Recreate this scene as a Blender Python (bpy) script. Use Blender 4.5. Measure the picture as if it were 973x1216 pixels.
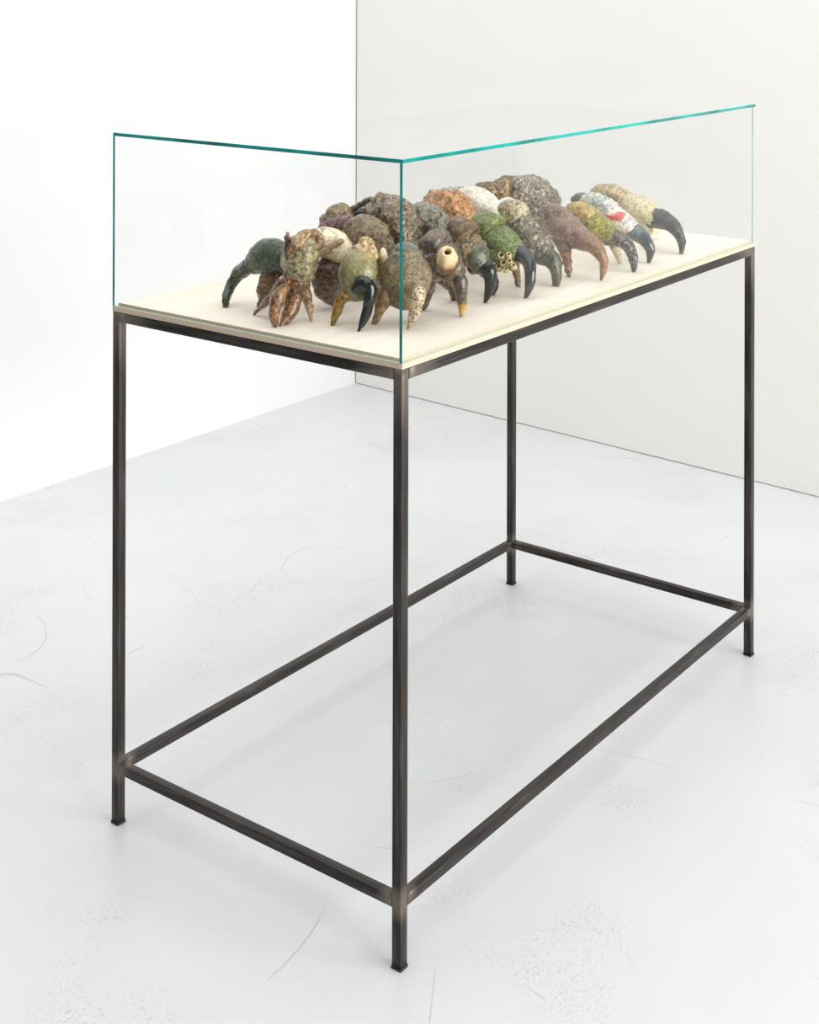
import bpy, bmesh, math, random
from mathutils import Vector, noise, Matrix

for o in list(bpy.data.objects): bpy.data.objects.remove(o)
SC = bpy.context.scene
COL = SC.collection

# ---------------------------------------------------------------- camera
# World axes follow the table: X along its long side, Y along its short side,
# origin on the floor below the table corner nearest the camera.
TH = 0.6439
cam = bpy.data.cameras.new('camera'); camo = bpy.data.objects.new('camera', cam); COL.objects.link(camo)
cam.sensor_fit = 'HORIZONTAL'; cam.sensor_width = 36.0
cam.lens = 1714.96 / 973.0 * 36.0
cam.shift_x = 0.0
cam.shift_y = -(608.0 + 17.8) / 973.0
AX, AY = -0.010849, 2.486142
camo.location = (-(AX * math.sin(TH) + AY * math.cos(TH)), -(-AX * math.cos(TH) + AY * math.sin(TH)), 1.70076)
camo.matrix_world = Matrix.Translation(camo.location) @ Matrix.Rotation(TH - math.pi / 2, 4, 'Z') @ Matrix.Rotation(math.pi / 2, 4, 'X') @ Matrix.Rotation(0.0027, 4, 'Z')
cam.clip_start = 0.05
SC.camera = camo

# ---------------------------------------------------------------- world, light, exposure
wd = bpy.data.worlds.new('world'); SC.world = wd; wd.use_nodes = True
bgn = wd.node_tree.nodes['Background']
bgn.inputs['Color'].default_value = (0.93, 0.97, 1.0, 1)
bgn.inputs['Strength'].default_value = 0.22

def area(name, loc, target, sx, sy, power, col=(1, 1, 1)):
    l = bpy.data.lights.new(name, 'AREA'); l.shape = 'RECTANGLE'; l.size = sx; l.size_y = sy
    l.energy = power; l.color = col
    o = bpy.data.objects.new(name, l); COL.objects.link(o)
    o.location = loc
    d = Vector(target) - Vector(loc)
    o.rotation_euler = d.to_track_quat('-Z', 'Y').to_euler()
    return o
area('window_daylight', (0.7, -5.4, 1.75), (0.9, 0.4, 1.25), 5.0, 2.9, 425, (1, .99, .975))
area('ceiling_light', (0.4, 0.0, 4.15), (0.4, 0.0, 0), 6.5, 5.2, 180, (1, .99, .97))

vs = SC.view_settings
vs.view_transform = 'Standard'; vs.look = 'None'; vs.gamma = 1.0; vs.use_curve_mapping = False
vs.exposure = 0.14
SC.cycles.transparent_max_bounces = 24

# ---------------------------------------------------------------- node helpers
class NT:
    def __init__(self, name):
        self.m = bpy.data.materials.new(name); self.m.use_nodes = True
        self.t = self.m.node_tree; self.t.nodes.clear()
        self.out = self.t.nodes.new('ShaderNodeOutputMaterial')
    def n(self, typ, ins=None, **kw):
        nd = self.t.nodes.new('ShaderNode' + typ)
        for k, v in kw.items(): setattr(nd, k, v)
        for k, v in (ins or {}).items(): self.set(nd.inputs[k], v)
        return nd
    def set(self, sock, v):
        if isinstance(v, bpy.types.NodeSocket): self.t.links.new(v, sock)
        elif isinstance(v, tuple) and len(v) == 3 and sock.type == 'RGBA': sock.default_value = (*v, 1)
        else: sock.default_value = v
    def math(self, op, a, b=0.0, clamp=False):
        nd = self.n('Math', {0: a, 1: b}, operation=op, use_clamp=clamp); return nd.outputs[0]
    def mix(self, f, a, b, blend='MIX'):
        nd = self.n('Mix', data_type='RGBA', blend_type=blend, clamp_factor=True)
        self.set(nd.inputs[0], f); self.set(nd.inputs[6], a); self.set(nd.inputs[7], b); return nd.outputs[2]
    def ramp(self, f, stops, interp='LINEAR'):
        nd = self.n('ValToRGB', {0: f}); cr = nd.color_ramp; cr.interpolation = interp
        while len(cr.elements) < len(stops): cr.elements.new(0.5)
        for e, (p, c) in zip(cr.elements, stops):
            e.position = p; e.color = (*c, 1) if isinstance(c, tuple) else (c, c, c, 1)
        return nd.outputs[0]
    def noise(self, vec, scale, detail=4, rough=.55, dist=0.0, out=0):
        return self.n('TexNoise', {'Vector': vec, 'Scale': scale, 'Detail': detail, 'Roughness': rough, 'Distortion': dist}).outputs[out]
    def obj(self, scale=(1, 1, 1), loc=(0, 0, 0), rot=(0, 0, 0)):
        c = self.n('TexCoord').outputs['Object']
        return self.n('Mapping', {'Vector': c, 'Scale': scale, 'Location': loc, 'Rotation': rot}).outputs[0]
    def done(self, sh): self.t.links.new(sh, self.out.inputs['Surface']); return self.m

def srgb(r, g, b):
    f = lambda c: (c / 255 / 12.92) if c <= 10.3 else ((c / 255 + .055) / 1.055) ** 2.4
    return (f(r), f(g), f(b))

def mat_wall(name, col, seed):
    t = NT(name)
    v = t.obj(loc=(seed, 0, 0))
    n1 = t.noise(v, 1.3, 3)
    n2 = t.noise(v, 38, 4)
    c = t.mix(t.ramp(n1, [(.35, 0.0), (.7, 1.0)]), col, tuple(x * .985 for x in col))
    sp = t.ramp(t.noise(v, 9, 5, .7), [(.735, 0.0), (.78, .10)])
    c = t.mix(sp, c, srgb(205, 203, 196))
    b = t.n('Bump', {'Height': n2, 'Strength': .05, 'Distance': .004})
    p = t.n('BsdfPrincipled', {'Base Color': c, 'Roughness': .75, 'Normal': b.outputs[0], 'Specular IOR Level': .25})
    return t.done(p.outputs[0])

def mat_floor():
    t = NT('painted_concrete')
    v = t.obj()
    base = t.ramp(t.noise(v, 1.6, 4), [(.3, srgb(206, 209, 212)), (.7, srgb(213, 215, 217))])
    warm = t.ramp(t.noise(v, .9, 3), [(.45, 0.0), (.75, .5)])
    base = t.mix(warm, base, srgb(209, 209, 206))
    # clustered scuffs, drawn out along the wipe direction
    clus = t.ramp(t.noise(t.obj(loc=(3.1, 7.7, 0)), 2.3, 3, .6), [(.52, 0.0), (.66, 1.0)])
    sv = t.obj(scale=(1, 2.2, 1), rot=(0, 0, .35))
    fine = t.ramp(t.noise(sv, 95, 5, .62, .6), [(.55, 0.0), (.60, 1.0)])
    f2 = t.ramp(t.noise(t.obj(scale=(1, 3, 1), rot=(0, 0, -.5), loc=(9, 2, 0)), 130, 3, .6, .4), [(.57, 0.0), (.63, 1.0)])
    sc = t.math('MULTIPLY', clus, t.math('MAXIMUM', fine, t.math('MULTIPLY', f2, .7)))
    c = t.mix(t.math('MULTIPLY', sc, .38), base, srgb(150, 138, 122))
    # sparse dark chips
    vor = t.n('TexVoronoi', {'Vector': v, 'Scale': 4.2, 'Randomness': 1.0})
    rnd = t.n('SeparateColor', {0: vor.outputs['Color']}).outputs[0]
    chip = t.math('MULTIPLY', t.math('LESS_THAN', t.math('ADD', vor.outputs['Distance'], t.math('MULTIPLY', t.noise(v, 90, 2), .02)), .027), t.math('GREATER_THAN', rnd, .62))
    c = t.mix(t.math('MULTIPLY', chip, .65), c, srgb(120, 112, 104))
    # long hairline scratches: contour lines of slow noise fields, broken into short runs
    for k, (sc_, eps, stv) in enumerate(((.9, .0011, (1, 1.6, 1)), (1.1, .0013, (1.8, 1, 1)), (.8, .0010, (1, 1, 1)))):
        e = t.noise(t.obj(loc=(k * 3.3 + 1, k * 1.7, 0), rot=(0, 0, .4 * k), scale=stv), sc_, 0, .5)
        brk = t.ramp(t.noise(t.obj(loc=(k * 5, 0, 0)), 3.2, 3, .6), [(.55, 0.0), (.60, 1.0)])
        ln = t.math('MULTIPLY', t.math('LESS_THAN', t.math('ABSOLUTE', t.math('SUBTRACT', e, .5)), eps), brk)
        c = t.mix(t.math('MULTIPLY', ln, .3), c, srgb(128, 120, 110))
    rough = t.ramp(t.noise(v, 3.5, 5), [(.3, .27), (.7, .40)])
    rough = t.math('ADD', rough, t.math('MULTIPLY', sc, .25))
    b = t.n('Bump', {'Height': t.noise(v, 5, 4), 'Strength': .10, 'Distance': .01})
    p = t.n('BsdfPrincipled', {'Base Color': c, 'Roughness': rough, 'Normal': b.outputs[0], 'Specular IOR Level': .42})
    return t.done(p.outputs[0])

def mat_steel():
    t = NT('blackened_steel')
    v = t.obj(scale=(1, 1, .06))
    st = t.noise(v, 85, 5, .6, .3)
    sm = t.noise(t.obj(scale=(1, 1, .35)), 22, 4, .6)
    c = t.ramp(st, [(.32, srgb(28, 25, 24)), (.50, srgb(50, 46, 44)), (.64, srgb(72, 67, 64)), (.78, srgb(112, 105, 100))])
    c = t.mix(t.ramp(sm, [(.5, 0.0), (.72, .7)]), c, srgb(62, 48, 36))
    # mill scale ground away near the welded ends ("ends" = 1 at a weld, stored on the mesh)
    e = t.n('Attribute', attribute_name='ends').outputs['Fac']
    g = t.math('SUBTRACT', t.math('MULTIPLY', e, 1.5), t.math('MULTIPLY', t.noise(t.obj(scale=(1, 1, .18)), 60, 4, .6), 1.0), True)
    g = t.ramp(g, [(.0, 0.0), (.75, 1.0)])
    c = t.mix(t.math('MULTIPLY', g, .72), c, srgb(122, 112, 102))
    r = t.math('ADD', t.math('MULTIPLY', st, .25), .30)
    b = t.n('Bump', {'Height': st, 'Strength': .10, 'Distance': .002})
    p = t.n('BsdfPrincipled', {'Base Color': c, 'Metallic': .55, 'Roughness': r, 'Normal': b.outputs[0]})
    return t.done(p.outputs[0])

def mat_plain(name, col, rough=.5, **kw):
    t = NT(name)
    v = t.obj()
    c = t.mix(t.ramp(t.noise(v, 60, 4), [(.35, 0.0), (.7, 1.0)]), col, tuple(x * .82 for x in col))
    p = t.n('BsdfPrincipled', {'Base Color': c, 'Roughness': rough, **kw})
    return t.done(p.outputs[0])

def mat_ply_face():
    t = NT('birch_face')
    v = t.obj(scale=(.35, 4.5, 1), rot=(0, 0, .0))
    g = t.noise(v, 9, 5, .6, .8)
    c = t.ramp(g, [(.3, srgb(243, 236, 226)), (.55, srgb(238, 228, 214)), (.75, srgb(230, 216, 197))])
    fl = t.ramp(t.noise(t.obj(scale=(2, 30, 1)), 14, 3), [(.62, 0.0), (.75, .25)])
    c = t.mix(fl, c, srgb(226, 208, 184))
    p = t.n('BsdfPrincipled', {'Base Color': c, 'Roughness': .6, 'Specular IOR Level': .3})
    return t.done(p.outputs[0])

def mat_ply_edge():
    t = NT('birch_ply_edge')
    v = t.obj()
    z = t.n('SeparateXYZ', {0: v}).outputs[2]
    lay = t.math('FRACT', t.math('DIVIDE', z, .0034))
    c = t.mix(t.math('GREATER_THAN', lay, .5), srgb(206, 187, 166), srgb(198, 178, 154))
    fl = t.ramp(t.noise(t.obj(scale=(1, 1, 6)), 70, 3), [(.5, 0.0), (.75, .35)])
    c = t.mix(fl, c, srgb(196, 168, 140))
    p = t.n('BsdfPrincipled', {'Base Color': c, 'Roughness': .7, 'Specular IOR Level': .2})
    return t.done(p.outputs[0])

def mat_glass():
    t = NT('clear_glass')
    lw = t.n('LayerWeight', {'Blend': .5}).outputs['Facing']
    fr = t.math('ADD', t.math('MULTIPLY', t.math('POWER', lw, 5.0), .9), .012)
    tr = t.n('BsdfTransparent', {'Color': (.992, .997, .995)})
    gl = t.n('BsdfGlossy', {'Color': (1, 1, 1), 'Roughness': .0})
    mx = t.n('MixShader', {0: fr, 1: tr.outputs[0], 2: gl.outputs[0]})
    return t.done(mx.outputs[0])

def mat_glass_edge():
    t = NT('green_glass_edge')
    n = t.noise(t.obj(scale=(1, 1, 1)), 9, 4, .6)
    c = t.ramp(n, [(.3, (.0, .12, .10)), (.5, (.0, .26, .225)), (.7, (.0, .40, .35))])
    p = t.n('BsdfPrincipled', {'Base Color': c, 'Roughness': .18, 'Specular IOR Level': .5})
    return t.done(p.outputs[0])

# ---------------------------------------------------------------- mesh helpers
def link(o, parent=None):
    COL.objects.link(o)
    if parent is not None: o.parent = parent
    return o
def empty(name, loc):
    o = bpy.data.objects.new(name, None); o.location = loc; o.empty_display_size = .05
    return link(o)
def tag(o, label=None, cat=None, group=None, kind=None):
    for k, v in (('label', label), ('category', cat), ('group', group), ('kind', kind)):
        if v: o[k] = v
    return o
def mesh_obj(name, bm, mats, parent=None, loc=(0, 0, 0), smooth=False):
    me = bpy.data.meshes.new(name); bm.normal_update(); bm.to_mesh(me); bm.free()
    for m in (mats if isinstance(mats, (list, tuple)) else [mats]): me.materials.append(m)
    if smooth:
        for p in me.polygons: p.use_smooth = True
    o = bpy.data.objects.new(name, me); o.location = loc
    return link(o, parent)
def box_bm(lo, hi, bevel=0.0, seg=2):
    bm = bmesh.new()
    bmesh.ops.create_cube(bm, size=1)
    for v in bm.verts:
        v.co = Vector([(lo[i] + hi[i]) / 2 + v.co[i] * (hi[i] - lo[i]) for i in range(3)])
    if bevel: bmesh.ops.bevel(bm, geom=bm.edges[:], offset=bevel, segments=seg, profile=.6, affect='EDGES')
    return bm

M = {}
M['floor'] = mat_floor()
M['wl'] = mat_wall('white_wall', srgb(221, 221, 222), 0)
M['wr'] = mat_wall('warm_white_wall', srgb(229, 228, 224), 5)
M['gap'] = mat_plain('shadow_gap', srgb(150, 147, 142), .9)
M['steel'] = mat_steel()
M['rubber'] = mat_plain('black_rubber', srgb(22, 22, 22), .5)
M['plyf'] = mat_ply_face(); M['plye'] = mat_ply_edge()
M['glass'] = mat_glass(); M['gedge'] = mat_glass_edge(); M['gfoot'] = mat_plain('pale_green_glass_foot', srgb(176, 216, 206), .3)

# ---------------------------------------------------------------- room
tag(mesh_obj('floor', box_bm((-4.5, -6.0, -.1), (2.95, 2.55, 0)), M['floor']), kind='structure')
# left wall: nearly parallel to the long side of the table
def slab(name, p0, p1, th, z0, z1, mat, ext0=0, ext1=0):
    p0 = Vector((*p0, 0)); p1 = Vector((*p1, 0)); d = (p1 - p0).normalized(); nrm = Vector((-d.y, d.x, 0))
    p0 = p0 - d * ext0; p1 = p1 + d * ext1
    bm = bmesh.new()
    vs_ = [bm.verts.new(q + Vector((0, 0, z))) for z in (z0, z1) for q in (p0, p1, p1 + nrm * th, p0 + nrm * th)]
    for f in ((0, 1, 2, 3), (4, 5, 6, 7), (0, 1, 5, 4), (1, 2, 6, 5), (2, 3, 7, 6), (3, 0, 4, 7)): bm.faces.new([vs_[i] for i in f])
    bmesh.ops.recalc_face_normals(bm, faces=bm.faces[:])
    return mesh_obj(name, bm, mat)
CN = (2.815, 2.385)
wl = slab('wall_left', (-0.8, 2.4432), CN, .12, 0, 4.2, M['wl'], 0, .15); tag(wl, kind='structure')
wr = slab('wall_right', (CN[0] - .0005, CN[1] - .007), (2.573, -1.40), .12, .0028, 4.2, M['wr']); tag(wr, kind='structure')
# added dark strips backing the right-hand wall panel's gaps, shade put in their colour
tag(slab('gap_backing_1', (CN[0] + .010, CN[1]), (2.583, -1.40), .02, 0, .0028, M['gap']), kind='structure')
tag(slab('gap_backing_2', (CN[0] + .012, CN[1] - .0), (CN[0] + .012 - .0005, CN[1] - .0071), .02, .0028, 4.2, M['gap']), kind='structure')

# ---------------------------------------------------------------- steel frame
L, W, H, T = 1.4864, 0.7375, 1.0377, 0.020
RB = 0.105
frame = empty('steel_stand', (L / 2, W / 2, 0))
tag(frame, 'tall blackened steel stand of thin square tubes carrying the glass case', 'stand')
def tube(name, p0, p1, welds, parent):
    """square tube from p0 to p1; local Z runs along it; welds = positions (0..1) of welded joints"""
    p0, p1 = Vector(p0), Vector(p1); d = p1 - p0; ln = d.length
    bm = bmesh.new(); h = T / 2; r = .0022
    prof = []
    for cx_, cy_, a0 in ((h - r, h - r, 0), (-h + r, h - r, 90), (-h + r, -h + r, 180), (h - r, -h + r, 270)):
        for k in range(4):
            a = math.radians(a0 + k * 30); prof.append((cx_ + r * math.cos(a), cy_ + r * math.sin(a)))
    nseg = max(8, int(ln / .02)); rings = []
    lay = bm.verts.layers.float.new('ends')
    for i in range(nseg + 1):
        z = ln * i / nseg
        rings.append([bm.verts.new((x, y, z)) for x, y in prof])
    k = len(prof)
    for i in range(nseg):
        for j in range(k):
            bm.faces.new((rings[i][j], rings[i][(j + 1) % k], rings[i + 1][(j + 1) % k], rings[i + 1][j]))
    bm.faces.new(list(reversed(rings[0]))); bm.faces.new(rings[-1])
    for i, rg in enumerate(rings):
        z = ln * i / nseg
        e = max(max(0.0, 1 - abs(z - w * ln) / rad) for w, rad in welds)
        for v in rg: v[lay] = e
    o = mesh_obj(name, bm, M['steel'], parent)
    for p in o.data.polygons: p.use_smooth = len(p.vertices) == 4
    loc = p0 - Vector(parent.location)
    if abs(d.z) > .5 * ln: rot = Matrix.Identity(4)
    elif abs(d.x) > abs(d.y): rot = Matrix.Rotation(math.pi / 2, 4, 'Y')
    else: rot = Matrix.Rotation(-math.pi / 2, 4, 'X')
    o.matrix_local = Matrix.Translation(loc) @ rot
    return o
FOOT = .004
for x in (T / 2, L - T / 2):
    for y in (T / 2, W - T / 2):
        zr = (RB + T / 2 - FOOT) / (H - FOOT)
        lg = tube('leg', (x, y, FOOT), (x, y, H), ((zr, .05), (1.0, .17)), frame)
        mesh_obj('foot_cap', box_bm((-T / 2 - .0008, -T / 2 - .0008, -FOOT), (T / 2 + .0008, T / 2 + .0008, .0015), .0012), M['rubber'], lg)
for z in (RB + T / 2, H - T / 2):
    wl_ = (.14 if z > .5 else .05)
    for y in (T / 2, W - T / 2):
        tube('long_rail', (T, y, z), (L - T, y, z), ((0, wl_), (1, wl_)), frame)
    for x in (T / 2, L - T / 2):
        tube('short_rail', (x, T, z), (x, W - T, z), ((0, wl_), (1, wl_)), frame)

# ---------------------------------------------------------------- plywood base
ZB = H + .0005; ZG = H + .0105; ZT = 1.0545; GT = .006
base = empty('plywood_base', (L / 2, W / 2, ZB))
tag(base, 'pale birch plywood base with a raised inner panel under the glass hood', 'base board')
def board(name, lo, hi):
    bm = box_bm(lo, hi, .0006, 1)
    for f in bm.faces: f.material_index = 0 if abs(f.normal.z) > .9 else 1
    bm.normal_update()
    for f in bm.faces: f.material_index = 0 if abs(f.normal.z) > .9 else 1
    return mesh_obj(name, bm, [M['plyf'], M['plye']], base)
board('lower_board', (-L / 2 - .0005, -W / 2 - .0005, 0), (L / 2 + .0005, W / 2 + .0005, ZG - ZB))
board('raised_panel', (-L / 2 + GT + .002, -W / 2 + GT + .002, ZG - ZB), (L / 2 - GT - .002, W / 2 - GT - .002, ZT - ZB))

# ---------------------------------------------------------------- glass hood
GH = 1.4002
hood = empty('glass_hood', (L / 2, W / 2, ZG))
tag(hood, 'five-pane clear glass hood with green edges over the claws', 'glass case')
def pane(name, lo, hi, edge_dirs):
    bm = bmesh.new(); bmesh.ops.create_cube(bm, size=1)
    o = Vector(hood.location)
    for v in bm.verts: v.co = Vector([(lo[i] + hi[i]) / 2 + v.co[i] * (hi[i] - lo[i]) for i in range(3)]) - o
    bm.normal_update()
    for f in bm.faces:
        f.material_index = 1 if any(f.normal.dot(Vector(d)) > .9 for d in edge_dirs) else (2 if f.normal.z < -.9 and lo[2] < GH - .1 else 0)
    return mesh_obj(name, bm, [M['glass'], M['gedge'], M['gfoot']], hood)
zb = ZG + .0003; zs = GH - .0068
pane('long_pane', (0, 0, zb), (L, GT, zs - .0002), [(-1, 0, 0)])
pane('long_pane', (0, W - GT, zb), (L, W, zs - .0002), [(-1, 0, 0)])
pane('short_pane', (0, GT + .0002, zb), (GT, W - GT - .0002, zs - .0002), [])
pane('short_pane', (L - GT, GT + .0002, zb), (L, W - GT - .0002, zs - .0002), [(0, -1, 0)])
pane('top_pane', (0, 0, zs), (L, W, GH), [(-1, 0, 0), (0, -1, 0)])

# ---------------------------------------------------------------- glazed ceramic materials
def glaze(name, stops, scale=14, speck=None, sk_amt=.5, sk_scale=160, light=None, lt_amt=.4, rough=.32, bump=.35, bscale=120, along=None, dist=1.2, det=6):
    """mottled glaze: stops = colour patches over broad noise, speck = dark specks, light = pale flecks,
    along = [(pos, colour)] tint running from the root of the piece to its tip"""
    t = NT('glaze_' + name)
    sd = (hash_(name) % 97) * .37
    v = t.obj(loc=(sd, sd * .6, -sd))
    n1 = t.noise(v, scale * 2.3, det, .66, dist)
    k = len(stops)
    c = t.ramp(n1, [(.37 + .26 * i / max(1, k - 1), s) for i, s in enumerate(stops)])
    if along:
        a = t.n('Attribute', attribute_name='along').outputs['Fac']
        a = t.math('ADD', a, t.math('MULTIPLY', t.math('SUBTRACT', t.noise(v, 45, 4), .5), .35))
        cc = t.ramp(a, [(p, col) for p, col, m in along])
        mm = t.ramp(a, [(p, float(m)) for p, col, m in along])
        c = t.mix(mm, c, cc)
    n2 = t.noise(v, sk_scale, 4, .65, .2)
    if speck is not None:
        c = t.mix(t.math('MULTIPLY', t.ramp(n2, [(.48, 0.0), (.58, 1.0)]), min(1.0, sk_amt * 1.3)), c, tuple(x * .7 for x in speck))
    if light is not None:
        n3 = t.noise(t.obj(loc=(-sd, 3, sd)), sk_scale * 1.05, 5, .7, .5)
        c = t.mix(t.math('MULTIPLY', t.ramp(n3, [(.53, 0.0), (.63, 1.0)]), min(1.0, lt_amt * 1.15)), c, light)
    nb = t.noise(v, bscale, 5, .6)
    b = t.n('Bump', {'Height': t.math('ADD', nb, t.math('MULTIPLY', n2, .5)), 'Strength': min(1, bump * 1.7), 'Distance': .004})
    r = t.ramp(t.noise(v, 50, 3), [(.3, max(.05, rough * .55)), (.7, rough * 1.15)])
    p = t.n('BsdfPrincipled', {'Base Color': c, 'Roughness': r, 'Normal': b.outputs[0], 'Coat Weight': .2 if rough < .15 else .45 if rough < .3 else .2, 'Coat Roughness': .09})
    return t.done(p.outputs[0])
def hash_(s):
    h = 7
    for ch in s: h = (h * 31 + ord(ch)) % 1000003
    return h
def S(r, g, b):
    c = [x ** 1.2 for x in srgb(r, g, b)]
    lum = .3 * c[0] + .59 * c[1] + .11 * c[2]
    return tuple(min(1.0, max(0.0015, lum + (x - lum) * 1.15)) for x in c)
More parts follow.
